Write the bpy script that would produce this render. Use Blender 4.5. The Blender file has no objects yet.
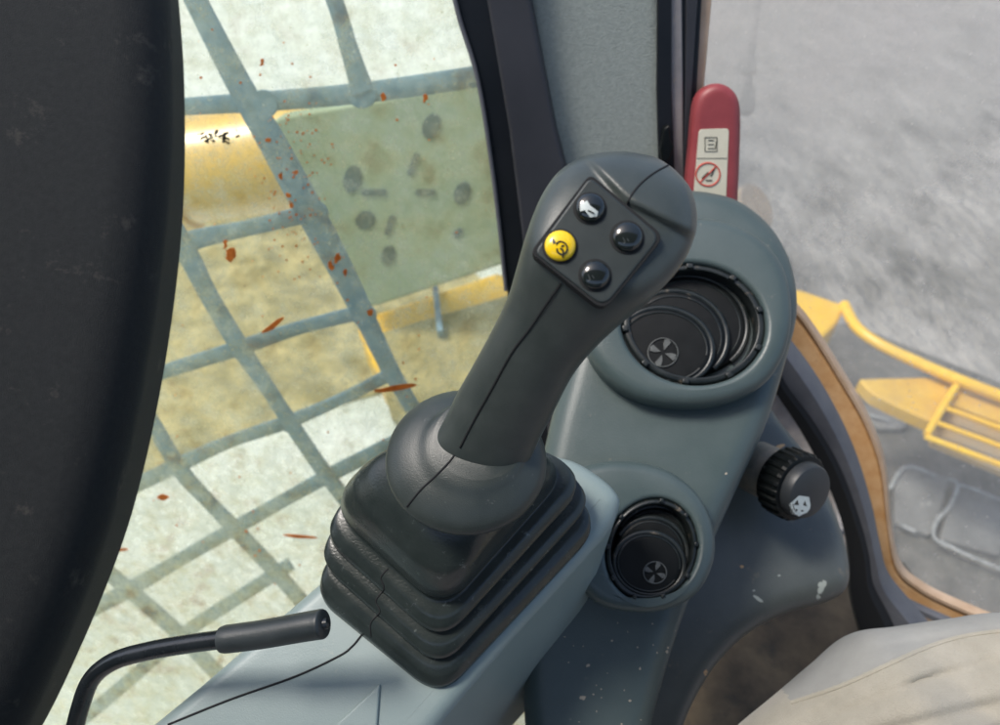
import bpy, bmesh, math, random
from mathutils import Vector, Matrix, noise
from mathutils.bvhtree import BVHTree
random.seed(4)
S = bpy.context.scene
COL = S.collection
# ------------------------------------------------------------ camera, sky, sun, exposure
F = 722.0
CAM = Vector((0, 0, 1.15))
PITCH = math.radians(42)
ROT = Matrix.Rotation(math.radians(90) - PITCH, 4, 'X').to_3x3()
cd = bpy.data.cameras.new('camera'); cam = bpy.data.objects.new('camera', cd); COL.objects.link(cam)
cd.sensor_width = 36; cd.lens = 36 * F / 1000; cd.clip_start = .01; cd.clip_end = 500
cam.matrix_world = Matrix.Translation(CAM) @ ROT.to_4x4()
cd.dof.use_dof = True; cd.dof.focus_distance = .40; cd.dof.aperture_fstop = 8.5
S.camera = cam
SUN_EL, SUN_AZ = math.radians(62), math.radians(-95)      # azimuth measured from +Y towards +X
w = bpy.data.worlds.new('World'); S.world = w; w.use_nodes = True
nt = w.node_tree; sky = nt.nodes.new('ShaderNodeTexSky'); sky.sky_type = 'NISHITA'; sky.sun_disc = False
sky.sun_elevation = SUN_EL; sky.sun_rotation = SUN_AZ; sky.dust_density = 3.0
nt.links.new(sky.outputs[0], nt.nodes['Background'].inputs[0]); nt.nodes['Background'].inputs[1].default_value = .12
sl = bpy.data.lights.new('sun', 'SUN'); sl.energy = 1.5; sl.angle = math.radians(14); sl.color = (1, .95, .88)
so = bpy.data.objects.new('sun', sl); COL.objects.link(so)
sd = Vector((math.sin(SUN_AZ) * math.cos(SUN_EL), math.cos(SUN_AZ) * math.cos(SUN_EL), math.sin(SUN_EL)))
so.rotation_euler = sd.to_track_quat('Z', 'Y').to_euler()
S.view_settings.view_transform = 'Standard'; S.view_settings.look = 'None'; S.view_settings.exposure = 0.9; S.view_settings.gamma = 1

# ------------------------------------------------------------ helpers
def C(v): return ROT @ Vector(v)                      # direction given in viewing axes (right, up, back) -> world
def ray(x, y): return ROT @ Vector(((x - 500) / F, (362 - y) / F, -1))
def P(x, y, z): return CAM + ray(x, y) * z
def toview(p):
    q = ROT.transposed() @ (p - CAM); return 500 + F * q.x / -q.z, 362 - F * q.y / -q.z
class Plane:
    def __init__(s, x, y, z, n):
        s.o = P(x, y, z); s.n = C(n).normalized()
        s.u = s.n.orthogonal().normalized(); s.v = s.n.cross(s.u)
    def pt(s, x, y, off=0):
        r = ray(x, y); t = ((s.o - CAM).dot(s.n) + off) / r.dot(s.n)
        return CAM + r * t
    def loc(s, p): return Vector(((p - s.o).dot(s.u), (p - s.o).dot(s.v)))
    def glob(s, q, off=0): return s.o + s.u * q.x + s.v * q.y + s.n * off
def cr(pts, n=8, closed=True):
    """Catmull-Rom through tuples/vectors of any size"""
    out = []; m = len(pts)
    for i in range(m if closed else m - 1):
        g = (lambda k: pts[k % m]) if closed else (lambda k: pts[max(0, min(m - 1, k))])
        a, b, c, d = g(i - 1), g(i), g(i + 1), g(i + 2)
        for k in range(n):
            t = k / n
            out.append(tuple(.5 * (2 * b[j] + (c[j] - a[j]) * t + (2 * a[j] - 5 * b[j] + 4 * c[j] - d[j]) * t * t + (3 * b[j] - a[j] - 3 * c[j] + d[j]) * t ** 3) for j in range(len(b))))
    if not closed: out.append(tuple(pts[-1]))
    return out
def rquad(cs, r, seg=6):
    """polygon with rounded corners; r = pixel radius (number or list)"""
    out = []; m = len(cs)
    for i in range(m):
        a, b, c = Vector(cs[i - 1]), Vector(cs[i]), Vector(cs[(i + 1) % m])
        rr = r[i] if isinstance(r, (list, tuple)) else r
        d1 = (a - b); d2 = (c - b); k1 = min(rr, d1.length * .48); k2 = min(rr, d2.length * .48)
        p, q = b + d1.normalized() * k1, b + d2.normalized() * k2
        for s in range(seg + 1):
            t = s / seg; out.append(tuple(p * (1 - t) ** 2 + b * 2 * t * (1 - t) + q * t * t))
    return out
def dens(pts, step):
    out = []
    for i in range(len(pts)):
        a, b = Vector(pts[i]), Vector(pts[(i + 1) % len(pts)]); n = max(1, int((b - a).length / step))
        for k in range(n): out.append(tuple(a.lerp(b, k / n)))
    return out
def ell(cx, cy, a, b, rot=0, n=64, e=2):
    o = []; c, s = math.cos(math.radians(rot)), math.sin(math.radians(rot))
    for i in range(n):
        t = 2 * math.pi * i / n; x = math.copysign(abs(math.cos(t)) ** (2 / e), math.cos(t)) * a; y = math.copysign(abs(math.sin(t)) ** (2 / e), math.sin(t)) * b
        o.append((cx + x * c - y * s, cy + x * s + y * c))
    return o
def mesh(name, vs, fs, m, parent=None, sharp=35, smooth=True):
    me = bpy.data.meshes.new(name); me.from_pydata([tuple(v) for v in vs], [], fs)
    bm = bmesh.new(); bm.from_mesh(me); bmesh.ops.remove_doubles(bm, verts=bm.verts, dist=1e-6); bmesh.ops.recalc_face_normals(bm, faces=bm.faces); bm.to_mesh(me); bm.free()
    for p in me.polygons: p.use_smooth = smooth
    if smooth: me.set_sharp_from_angle(angle=math.radians(sharp))
    me.materials.append(m)
    o = bpy.data.objects.new(name, me); COL.objects.link(o)
    if parent: o.parent = parent; o.matrix_parent_inverse = parent.matrix_world.inverted()
    return o
def merge(parts):
    vs, fs = [], []
    for v, f in parts:
        k = len(vs); vs += list(v); fs += [tuple(i + k for i in q) for q in f]
    return vs, fs
def loft(rings, cap0=True, cap1=True, closed=True):
    n = len(rings[0]); vs = [p for r in rings for p in r]; fs = []
    for i in range(len(rings) - 1):
        for k in range(n if closed else n - 1):
            a, b = i * n + k, i * n + (k + 1) % n; fs.append((a, b, b + n, a + n))
    if cap0: fs.append(tuple(range(n)))
    if cap1: fs.append(tuple(range((len(rings) - 1) * n, len(rings) * n)))
    return vs, fs
def inset(q, d):
    n = len(q); ar = sum(q[i].x * q[(i + 1) % n].y - q[(i + 1) % n].x * q[i].y for i in range(n)); s = 1 if ar > 0 else -1
    out = []
    for i in range(n):
        a, b, c = q[i - 1], q[i], q[(i + 1) % n]
        e1 = (b - a); e2 = (c - b)
        if e1.length < 1e-9 or e2.length < 1e-9: out.append(b.copy()); continue
        n1 = Vector((-e1.y, e1.x)).normalized(); n2 = Vector((-e2.y, e2.x)).normalized(); m = (n1 + n2)
        if m.length < 1e-6: out.append(b.copy()); continue
        m.normalize(); k = 1 / max(.5, m.dot(n1)); out.append(b + m * d * s * k)
    # points pushed across a corner collapse onto their nearest sound neighbour
    if abs(d) > 1e-7 and n < 900:
        ok = []
        for p in out:
            m = 1e9
            for i in range(n):
                a, b = q[i - 1], q[i]; e = b - a; L2 = e.length_squared
                t = max(0, min(1, (p - a).dot(e) / L2)) if L2 > 0 else 0
                dd = (p - a - e * t).length_squared
                if dd < m: m = dd
            ok.append(m >= (abs(d) * .97) ** 2)
        if any(ok) and not all(ok):
            for i in range(n):
                if not ok[i]:
                    for k in range(1, n):
                        if ok[(i - k) % n]: out[i] = out[(i - k) % n].copy() if True else None; break
                        if ok[(i + k) % n]: out[i] = out[(i + k) % n].copy(); break
    return out
def clean(pts):
    out = []
    for p in pts:
        if not out or (Vector(p) - Vector(out[-1])).length > .3: out.append(p)
    if (Vector(out[0]) - Vector(out[-1])).length < .3: out.pop()
    return out
def slab(pl, out_px, thick, bev=.002, off=0, taper=0, seg=6, ext=None):
    """solid whose front outline is traced; stands 'off' above plane, 'thick' deep"""
    q = [pl.loc(pl.pt(x, y, off)) for x, y in clean(out_px)]
    R = [[(pl.glob(p, off - thick) if ext is None else pl.glob(p, off - bev) + ext) for p in inset(q, taper)]]
    R.append([pl.glob(p, off - bev - (thick - bev) * .02) for p in q])
    for s in range(seg + 1):
        t = math.pi / 2 * s / seg
        R.append([pl.glob(p, off - bev + bev * math.sin(t)) for p in inset(q, bev * (1 - math.cos(t)))])
    R.append([pl.glob(p, off + bev * .002) for p in inset(q, bev * 1.4)])
    return loft(R)
def ring_slab(pl, outer, inner, thick, bev=.002, off=0, depth=None, seg=5):
    """ring with rounded edges and an inner wall going down; outer and inner have equal counts"""
    q = [pl.loc(pl.pt(x, y, off)) for x, y in outer]; h = [pl.loc(pl.pt(x, y, off)) for x, y in inner]
    R = [[pl.glob(p, off - thick) for p in q]]
    for s in range(seg + 1):
        t = math.pi / 2 * s / seg; R.append([pl.glob(p, off - bev + bev * math.sin(t)) for p in inset(q, bev * (1 - math.cos(t)))])
    b2 = bev * .35
    for s in range(seg + 1):
        t = math.pi / 2 * (1 - s / seg); R.append([pl.glob(p, off - b2 + b2 * math.sin(t)) for p in inset(h, -b2 * (1 - math.cos(t)))])
    R.append([pl.glob(p, off - (depth or thick)) for p in h])
    return loft(R, False, False)
def tube(pts, rad, n=10, closed=False, flat=1, up=None, cap=True):
    pts = [Vector(p) for p in pts]; m = len(pts); rad = rad if isinstance(rad, (list, tuple)) else [rad] * m
    R = []; u = None
    for i, p in enumerate(pts):
        t = (pts[(i + 1) % m] - pts[i - 1]) if closed else (pts[min(m - 1, i + 1)] - pts[max(0, i - 1)])
        if t.length < 1e-9: t = Vector((0, 0, 1))
        t.normalize()
        if up is not None: v = (up - t * up.dot(t)).normalized(); uu = t.cross(v)
        else:
            if u is None: u = t.orthogonal()
            u = (u - t * u.dot(t)).normalized(); uu = u; v = t.cross(u)
        R.append([p + (uu * math.cos(a) + v * math.sin(a) * flat) * rad[i] for a in (2 * math.pi * k / n for k in range(n))])
    if closed: R.append(R[0]); return loft(R, False, False)
    return loft(R, cap, cap)
def lathe(c, ax, prof, n=48, rf=None):
    """profile of (radius, height) along ax from c"""
    ax = ax.normalized(); u = ax.orthogonal().normalized(); v = ax.cross(u); R = []
    for r, h in prof:
        R.append([c + ax * h + (u * math.cos(a) + v * math.sin(a)) * (r * (rf(a, h) if rf else 1)) for a in (2 * math.pi * k / n for k in range(n))])
    return loft(R)
def bvh(o):
    me = o.data; return BVHTree.FromPolygons([o.matrix_world @ v.co for v in me.vertices], [tuple(p.vertices) for p in me.polygons])
def hit(b, x, y, off=0):
    r = ray(x, y).normalized(); h = b.ray_cast(CAM, r)
    return (h[0] - r * off) if h[0] else None
def trace(b, px, r, n=8, off=0, step=3):
    pts = [hit(b, x, y, off) for x, y in cr(px, 10, False)]; pts = [p for p in pts if p]
    return tube(pts, r, n)
def tag(o, label=None, cat=None, group=None, kind=None):
    if label: o['label'] = label
    if cat: o['category'] = cat
    if group: o['group'] = group
    if kind: o['kind'] = kind
    return o
def thing(name, label, cat, loc, group=None):
    o = bpy.data.objects.new(name, None); COL.objects.link(o); o.location = loc; o.empty_display_size = .02
    bpy.context.view_layer.update(); return tag(o, label, cat, group)

# ------------------------------------------------------------ materials
def mat(name, col, rough=.5, col2=None, scale=20, bump=0, bscale=300, metal=0, spec=.5, dust=None, dustamt=.0, dscale=60, coat=0, sheen=0, stretch=None, bdist=.0006):
    m = bpy.data.materials.new(name); m.use_nodes = True; t = m.node_tree; N = t.nodes.new; L = t.links.new
    b = t.nodes['Principled BSDF']; b.inputs['Roughness'].default_value = rough; b.inputs['Metallic'].default_value = metal
    b.inputs['Specular IOR Level'].default_value = spec; b.inputs['Coat Weight'].default_value = coat; b.inputs['Sheen Weight'].default_value = sheen
    g = N('ShaderNodeNewGeometry'); vec = g.outputs['Position']
    if stretch:
        mp = N('ShaderNodeMapping'); mp.inputs['Scale'].default_value = stretch; L(vec, mp.inputs['Vector']); vec = mp.outputs['Vector']
    n1 = N('ShaderNodeTexNoise'); n1.inputs['Scale'].default_value = scale; n1.inputs['Detail'].default_value = 6; n1.inputs['Roughness'].default_value = .65; L(vec, n1.inputs['Vector'])
    cr_ = N('ShaderNodeValToRGB'); cr_.color_ramp.elements[0].position = .32; cr_.color_ramp.elements[1].position = .68
    c2 = col2 or tuple(c * 1.25 for c in col)
    cr_.color_ramp.elements[0].color = (*col, 1); cr_.color_ramp.elements[1].color = (*c2, 1); L(n1.outputs['Fac'], cr_.inputs['Fac'])
    out = cr_.outputs['Color']
    if dust:
        n2 = N('ShaderNodeTexNoise'); n2.inputs['Scale'].default_value = dscale; n2.inputs['Detail'].default_value = 8; n2.inputs['Roughness'].default_value = .7; L(vec, n2.inputs['Vector'])
        r2 = N('ShaderNodeMapRange'); r2.inputs[1].default_value = .62 - dustamt * .2; r2.inputs[2].default_value = .80 - dustamt * .1; r2.inputs[3].default_value = 0; r2.inputs[4].default_value = .85; L(n2.outputs['Fac'], r2.inputs[0])
        mx = N('ShaderNodeMix'); mx.data_type = 'RGBA'; L(r2.outputs[0], mx.inputs['Factor']); L(out, mx.inputs['A']); mx.inputs['B'].default_value = (*dust, 1); out = mx.outputs['Result']
    L(out, b.inputs['Base Color'])
    rr = N('ShaderNodeMapRange'); rr.inputs[3].default_value = max(0, rough - .08); rr.inputs[4].default_value = min(1, rough + .1); L(n1.outputs['Fac'], rr.inputs[0]); L(rr.outputs[0], b.inputs['Roughness'])
    if bump:
        n3 = N('ShaderNodeTexNoise'); n3.inputs['Scale'].default_value = bscale; n3.inputs['Detail'].default_value = 3; L(vec, n3.inputs['Vector'])
        bp = N('ShaderNodeBump'); bp.inputs['Strength'].default_value = bump; bp.inputs['Distance'].default_value = bdist; L(n3.outputs['Fac'], bp.inputs['Height']); L(bp.outputs[0], b.inputs['Normal'])
    return m
TAN = (.42, .30, .17)
M = {
 'rubber': mat('grip_rubber', (.042, .053, .050), .34, (.058, .070, .066), 60, .25, 1800, dust=(.22, .22, .20), dustamt=-.5, dscale=420),
 'boot': mat('boot_rubber', (.018, .025, .024), .24, (.030, .039, .037), 40, .25, 700, dust=(.20, .23, .22), dustamt=.0, dscale=160),
 'plate': mat('plate_plastic', (.026, .034, .034), .42, None, 80, .15, 2500),
 'black': mat('black_plastic', (.0015, .0028, .003), .42, (.004, .0055, .006), 60, .1, 900, spec=.25, dust=(.25, .20, .14), dustamt=-.25, dscale=130),
 'ring': mat('vent_ring_plastic', (.008, .012, .0125), .30, (.018, .023, .023), 80, .1, 900, dust=(.45, .36, .26), dustamt=.10, dscale=95),
 'gap': mat('dark_gap', (.006, .007, .008), .8),
 'button': mat('button_black', (.010, .014, .014), .12, None, 30, coat=.6),
 'yellowbtn': mat('button_yellow', (.90, .60, .01), .25, (.92, .64, .015), 90, coat=.4),
 'white': mat('print_white', (.62, .68, .66), .5, (.5, .56, .54), 400),
 'grey': mat('print_grey', (.10, .11, .105), .5, (.05, .055, .055), 300),
 'ink': mat('print_black', (.02, .02, .015), .5),
 'redink': mat('print_red', (.50, .06, .04), .5),
 'console': mat('console_plastic', (.215, .282, .278), .40, (.250, .315, .310), 18, .22, 1100, dust=(.46, .45, .38), dustamt=-.12, dscale=90, stretch=(1, 1, 1)),
 'tower': mat('tower_plastic', (.056, .082, .082), .36, (.076, .104, .104), 13, .3, 900, dust=(.30, .28, .23), dustamt=-.10, dscale=70),
 'panel': mat('side_panel_plastic', (.072, .086, .084), .38, (.110, .124, .120), 12, .3, 700, dust=(.34, .26, .17), dustamt=.05, dscale=38),
 'seat': mat('seat_fabric', (.007, .009, .010), .9, (.017, .020, .020), 240, .6, 1500, dust=(.10, .09, .075), dustamt=.1, dscale=30, sheen=.04, bdist=.0015),
 'felt': mat('pillar_felt', (.24, .275, .255), .95, (.31, .345, .32), 260, .6, 700, dust=(.30, .27, .22), dustamt=-.3, dscale=24, bdist=.001),
 'frame': mat('frame_black', (.005, .007, .010), .38, (.010, .012, .016), 12, spec=.3),
 'slate': mat('frame_slate', (.022, .024, .030), .5, (.032, .034, .042), 12, .1, 500),
 'trimgrey': mat('trim_grey', (.20, .19, .19), .35, (.30, .28, .28), 40, dust=TAN, dustamt=.05),
 'seal': mat('seal_rubber', (.085, .09, .105), .55, (.125, .13, .145), 30, .2, 300, dust=(.35, .30, .25), dustamt=-.2),
 'cream': mat('cream_paint', (.40, .27, .17), .5, (.55, .42, .31), 20, dust=(.40, .22, .10), dustamt=-.1),
 'orange': mat('orange_frame', (.52, .28, .11), .6, (.66, .43, .23), 30, .6, 120, dust=(.34, .15, .06), dustamt=.30, dscale=70),
 'red': mat('red_plastic', (.24, .040, .046), .45, (.30, .055, .060), 40, dust=(.50, .30, .28), dustamt=-.4),
 'sticker': mat('sticker', (.58, .56, .44), .5, (.64, .62, .50), 60),
 'lever': mat('lever_paint', (.008, .011, .013), .26, (.016, .02, .023), 40, .15, 400, coat=.15, dust=(.12, .13, .13), dustamt=-.2, dscale=300),
 'sleeve': mat('lever_rubber', (.024, .031, .033), .40, (.036, .044, .046), 50, .2, 800),
 'guard': mat('guard_paint', (.10, .23, .34), .6, (.30, .45, .54), 30, .4, 120, dust=(.55, .52, .44), dustamt=.20, dscale=42),
 'green': mat('green_plate', (.29, .37, .22), .6, (.40, .47, .30), 7, dust=(.46, .42, .26), dustamt=.12, dscale=9),
 'hole': mat('plate_hole', (.05, .09, .08), .8),
 'yellow': mat('machine_yellow', (.88, .47, .015), .24, (.92, .56, .04), 6, dust=(.52, .42, .28), dustamt=-.22, dscale=5),
 'mud': mat('mud', (.19, .155, .05), .9, (.58, .48, .22), 6, .8, 60, dust=(.16, .12, .05), dustamt=.35, dscale=14, bdist=.01),
 'ground': mat('dusty_ground', (.085, .078, .07), .95, (.40, .365, .335), 2.6, 1.0, 14, dust=(.50, .455, .42), dustamt=.30, dscale=3.5, bdist=.07, stretch=(1, .55, 1)),
 'pale': mat('pale_ground', (.60, .62, .50), .95, (.76, .77, .68), 3, .5, 20, bdist=.02),
 'track': mat('track_steel', (.12, .115, .115), .8, (.25, .24, .235), 5, .5, 40, dust=(.60, .57, .54), dustamt=.1, dscale=12, bdist=.01),
 'tracklight': mat('track_worn', (.18, .18, .18), .7, (.46, .46, .46), 22),
 'floor': mat('floor_mat', (.045, .032, .018), .8, (.16, .115, .065), 14, .4, 120, dust=(.03, .03, .025), dustamt=.25, dscale=22),
 'cloth': mat('trouser_cloth', (.35, .325, .26), .95, (.43, .40, .33), 30, .9, 900, sheen=.2),
 'clothdark': mat('pocket_fold_shade', (.30, .30, .28), .95, (.36, .36, .335), 30, .5, 1500),  # darker, greyer cloth: shade of the pocket fold put into the colour
 'rust': mat('rust_fleck', (.92, .45, .12), .8, (.62, .24, .06), 200),
 'wiper': mat('wiper_metal', (.05, .052, .058), .5, (.09, .092, .10), 20),
 'chrome': mat('lamp_shell', (.45, .42, .42), .3, (.60, .58, .58), 20),
}
def glass_mat(name, lo, hi, tint, scale, axis_from, axis_dir, axis_len, lo2, hi2, ochre=0, fine=.5):
    """clear glass under a film that thickens towards one edge: dried dirt, on the front pane painted glare too"""
    m = bpy.data.materials.new(name); m.use_nodes = True; t = m.node_tree; N = t.nodes.new; L = t.links.new
    for n in list(t.nodes): t.nodes.remove(n)
    g = N('ShaderNodeNewGeometry')
    sub = N('ShaderNodeVectorMath'); sub.operation = 'SUBTRACT'; L(g.outputs['Position'], sub.inputs[0]); sub.inputs[1].default_value = axis_from
    dot = N('ShaderNodeVectorMath'); dot.operation = 'DOT_PRODUCT'; L(sub.outputs[0], dot.inputs[0]); dot.inputs[1].default_value = axis_dir
    gr = N('ShaderNodeMapRange'); gr.interpolation_type = 'SMOOTHSTEP'; gr.inputs[1].default_value = 0; gr.inputs[2].default_value = axis_len; L(dot.outputs['Value'], gr.inputs[0])
    n1 = N('ShaderNodeTexNoise'); n1.inputs['Scale'].default_value = scale; n1.inputs['Detail'].default_value = 9; n1.inputs['Roughness'].default_value = .7; L(g.outputs['Position'], n1.inputs['Vector'])
    a = N('ShaderNodeMapRange'); a.inputs[1].default_value = .35; a.inputs[2].default_value = .7; a.inputs[3].default_value = lo; a.inputs[4].default_value = hi; L(n1.outputs['Fac'], a.inputs[0])
    b = N('ShaderNodeMapRange'); b.inputs[1].default_value = .35; b.inputs[2].default_value = .7; b.inputs[3].default_value = lo2; b.inputs[4].default_value = hi2; L(n1.outputs['Fac'], b.inputs[0])
    mx = N('ShaderNodeMix'); L(gr.outputs[0], mx.inputs['Factor']); L(a.outputs[0], mx.inputs['A']); L(b.outputs[0], mx.inputs['B'])
    n6 = N('ShaderNodeTexNoise'); n6.inputs['Scale'].default_value = scale * 3.5; n6.inputs['Detail'].default_value = 10; n6.inputs['Roughness'].default_value = .75; L(g.outputs['Position'], n6.inputs['Vector'])
    f6 = N('ShaderNodeMapRange'); f6.inputs[1].default_value = .42; f6.inputs[2].default_value = .66; f6.inputs[3].default_value = 1 - fine; f6.inputs[4].default_value = 1 + fine; L(n6.outputs['Fac'], f6.inputs[0])
    mm = N('ShaderNodeMath'); mm.operation = 'MULTIPLY'; L(mx.outputs['Result'], mm.inputs[0]); L(f6.outputs[0], mm.inputs[1])
    n4 = N('ShaderNodeTexNoise'); n4.inputs['Scale'].default_value = 160; n4.inputs['Detail'].default_value = 4; L(g.outputs['Position'], n4.inputs['Vector'])
    sp = N('ShaderNodeMapRange'); sp.inputs[1].default_value = .66; sp.inputs[2].default_value = .74; sp.inputs[3].default_value = 0; sp.inputs[4].default_value = .3; L(n4.outputs['Fac'], sp.inputs[0])
    ad = N('ShaderNodeMath'); ad.use_clamp = True; L(mm.outputs[0], ad.inputs[0]); L(sp.outputs[0], ad.inputs[1])
    d = N('ShaderNodeBsdfDiffuse'); tr = N('ShaderNodeBsdfTranslucent')
    rp = N('ShaderNodeValToRGB'); rp.color_ramp.elements[0].color = (*tint, 1); rp.color_ramp.elements[1].color = (tint[0], tint[1] * (1 - .18 * ochre), tint[2] * (1 - .6 * ochre), 1)
    rp.color_ramp.elements[0].position = .42; rp.color_ramp.elements[1].position = .58
    if ochre:
        e3 = rp.color_ramp.elements.new(.66); e3.color = (.66, .55, .33, 1); e4 = rp.color_ramp.elements.new(.80); e4.color = (.42, .29, .13, 1)
    n5 = N('ShaderNodeTexNoise'); n5.inputs['Scale'].default_value = scale * 1.6; n5.inputs['Detail'].default_value = 7; L(g.outputs['Position'], n5.inputs['Vector']); L(n5.outputs['Fac'], rp.inputs['Fac'])
    L(rp.outputs[0], d.inputs[0]); L(rp.outputs[0], tr.inputs[0])
    m1 = N('ShaderNodeMixShader'); m1.inputs[0].default_value = .65; L(d.outputs[0], m1.inputs[1]); L(tr.outputs[0], m1.inputs[2])
    tp = N('ShaderNodeBsdfTransparent'); tp.inputs[0].default_value = (.95, .98, .96, 1)
    gl = N('ShaderNodeBsdfGlossy'); gl.inputs['Roughness'].default_value = .08
    lw = N('ShaderNodeLayerWeight'); lw.inputs[0].default_value = .5; fr = N('ShaderNodeMath'); fr.operation = 'POWER'; L(lw.outputs['Facing'], fr.inputs[0]); fr.inputs[1].default_value = 5
    m0 = N('ShaderNodeMixShader'); L(fr.outputs[0], m0.inputs[0]); L(tp.outputs[0], m0.inputs[1]); L(gl.outputs[0], m0.inputs[2])
    m2 = N('ShaderNodeMixShader'); L(ad.outputs[0], m2.inputs[0]); L(m0.outputs[0], m2.inputs[1]); L(m1.outputs[0], m2.inputs[2])
    o = N('ShaderNodeOutputMaterial'); L(m2.outputs[0], o.inputs[0])
    return m

def backlit(m, k=.6):
    t = m.node_tree; b = t.nodes['Principled BSDF']; tr = t.nodes.new('ShaderNodeBsdfTranslucent'); mx = t.nodes.new('ShaderNodeMixShader'); mx.inputs[0].default_value = k
    src = b.inputs['Base Color'].links[0].from_socket; t.links.new(src, tr.inputs[0]); t.links.new(b.outputs[0], mx.inputs[1]); t.links.new(tr.outputs[0], mx.inputs[2]); t.links.new(mx.outputs[0], t.nodes['Material Output'].inputs[0])
backlit(M['rust'], .75)
# ------------------------------------------------------------ ground outside and cab floor
GZ = -1.5
tag(mesh('ground', [(-60, -60, GZ), (90, -60, GZ), (90, 120, GZ), (-60, 120, GZ)], [(0, 1, 2, 3)], M['ground']), kind='structure')
def onz(x, y, z):
    r = ray(x, y); return CAM + r * ((z - CAM.z) / r.z)
def sheet(name, px, z, m, th=.02):
    q = [onz(x, y, z) for x, y in px]; b = [p - Vector((0, 0, th)) for p in q]
    v, f = loft([b, q]); return mesh(name, v, f, m)
tag(sheet('concrete_apron', [(-300, -160), (560, -160), (520, 200), (470, 420), (420, 900), (-500, 900)], GZ + .03, M['pale']), kind='structure')
tag(sheet('mud_patch', dens(cr([(40, 250), (200, 222), (380, 215), (500, 300), (480, 360), (330, 405), (200, 452), (20, 520)], 6), 30), GZ + .05, M['mud']), kind='structure')
fl = Plane(780, 680, .95, (0, .766, .643))
v, f = slab(Plane(780, 680, .95, (0, math.sin(PITCH), math.cos(PITCH)) if False else (0, .643 * 1.19, .766 * .84)), [(560, 560), (905, 560), (960, 640), (1100, 900), (500, 900)], .03, .004)
tag(mesh('cab_floor', v, f, M['floor']), kind='structure')

# ------------------------------------------------------------ unseen roof and wall slabs, added and sized to shade the cab inside
def sbox(name, a, b, m):
    (x0, y0, z0), (x1, y1, z1) = a, b
    v = [(x, y, z) for x in (x0, x1) for y in (y0, y1) for z in (z0, z1)]
    return tag(mesh(name, v, [(0, 1, 3, 2), (4, 6, 7, 5), (0, 4, 5, 1), (2, 3, 7, 6), (0, 2, 6, 4), (1, 5, 7, 3)], m, smooth=False), kind='structure')
M['blocker'] = mat('blocker_grey', (.16, .17, .17), .95, None, 40)
sbox('cab_roof_blocker', (-.95, -.75, 1.62), (.75, .05, 1.70), M['blocker'])
sbox('cab_left_blocker', (-.95, -.80, .1), (.75, -.75, 1.22), M['blocker'])
sbox('cab_rear_blocker', (-.95, -.75, .1), (-.90, .05, 1.62), M['blocker'])
# ------------------------------------------------------------ machine parts outside, seen through the windows
def solid_px(name, px, z, thick, m, parent, bev=.01, n=(0, .2, .98), smooth=True):
    pl = Plane(px[0][0], px[0][1], z, n); v, f = slab(pl, px, thick, bev); return mesh(name, v, f, m, parent)
boom = thing('machine_boom', 'yellow cylindrical boom behind the mesh guard outside the side window', 'boom', P(200, 200, 1.7))
boomy = mat('boom_yellow', (.90, .50, .02), .30, (.92, .56, .05), 6, spec=1.0, coat=1)
boomy.node_tree.nodes['Principled BSDF'].inputs['Coat Roughness'].default_value = .28
a, b = P(-60, 205, 1.6), P(330, 150, 1.6)
v, f = tube([a.lerp(b, i / 12) for i in range(13)], .118, 40); mesh('boom_tube', v, f, boomy, boom)
v, f = tube([a.lerp(b, .60), a.lerp(b, .63)], .128, 40); mesh('boom_collar', v, f, M['yellow'], boom)
v, f = slab(Plane(200, 120, 1.75, (.05, .3, .95)), dens(rquad([(-40, 125), (275, 108), (300, 150), (-40, 170)], 12), 20), .05, .01); mesh('boom_flange', v, f, mat('flange_paint', (.62, .56, .36), .6), boom)
gp = thing('bolted_plate', 'pale green steel plate with dark round and slotted holes behind the side window', 'plate', P(390, 330, 1.35))
gpl = Plane(390, 200, 1.25, (-.15, -.55, .82))
v, f = slab(gpl, dens(rquad([(262, 120), (500, 78), (565, 244), (362, 311)], [24, 10, 10, 20]), 12), .03, .006); mesh('plate_sheet', v, f, M['green'], gp)
for (x, y, a_, b_, r_) in ((431, 126, 9, 13, 20), (352, 179, 9, 14, 12), (462, 193, 8, 12, 20), (388, 255, 7, 10, 15), (365, 220, 9, 10, 60)):
    v, f = slab(gpl, ell(x, y, a_, b_, r_, 28), .004, .001, .0025); mesh('hole', v, f, M['hole'], gp)
for (x0, y0, x1, y1) in ((361, 192, 386, 192), (415, 192, 435, 192), (417, 153, 409, 175), (453, 236, 462, 229), (393, 215, 386, 235)):
    d = Vector((x1 - x0, y1 - y0)).normalized() * 4; nrm = Vector((-d.y, d.x)) * .8
    q = rquad([(x0 + nrm.x, y0 + nrm.y), (x1 + nrm.x, y1 + nrm.y), (x1 - nrm.x, y1 - nrm.y), (x0 - nrm.x, y0 - nrm.y)], 3)
    v, f = slab(gpl, q, .004, .0006, .0025); mesh('slot', v, f, M['hole'], gp)
yb = thing('machine_body_panel', 'yellow rounded body panel under the green plate outside the side window', 'body panel', P(430, 330, 1.5))
ybp = Plane(430, 310, 1.45, (0, .5, .86))
v, f = slab(ybp, dens(rquad([(352, 318), (500, 268), (530, 300), (540, 420), (380, 380)], [16, 8, 8, 8, 8]), 12), .12, .02); mesh('panel_sheet', v, f, M['yellow'], yb)
v, f = slab(ybp, dens(rquad([(370, 335), (515, 292), (545, 470), (392, 420)], 8), 14), .02, .004, .006); mesh('mud_cake', v, f, M['mud'], yb)
v, f = slab(ybp, [(431, 278), (437, 277), (443, 330), (437, 331)], .02, .002, .03); mesh('rib', v, f, M['guard'], yb)

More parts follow.
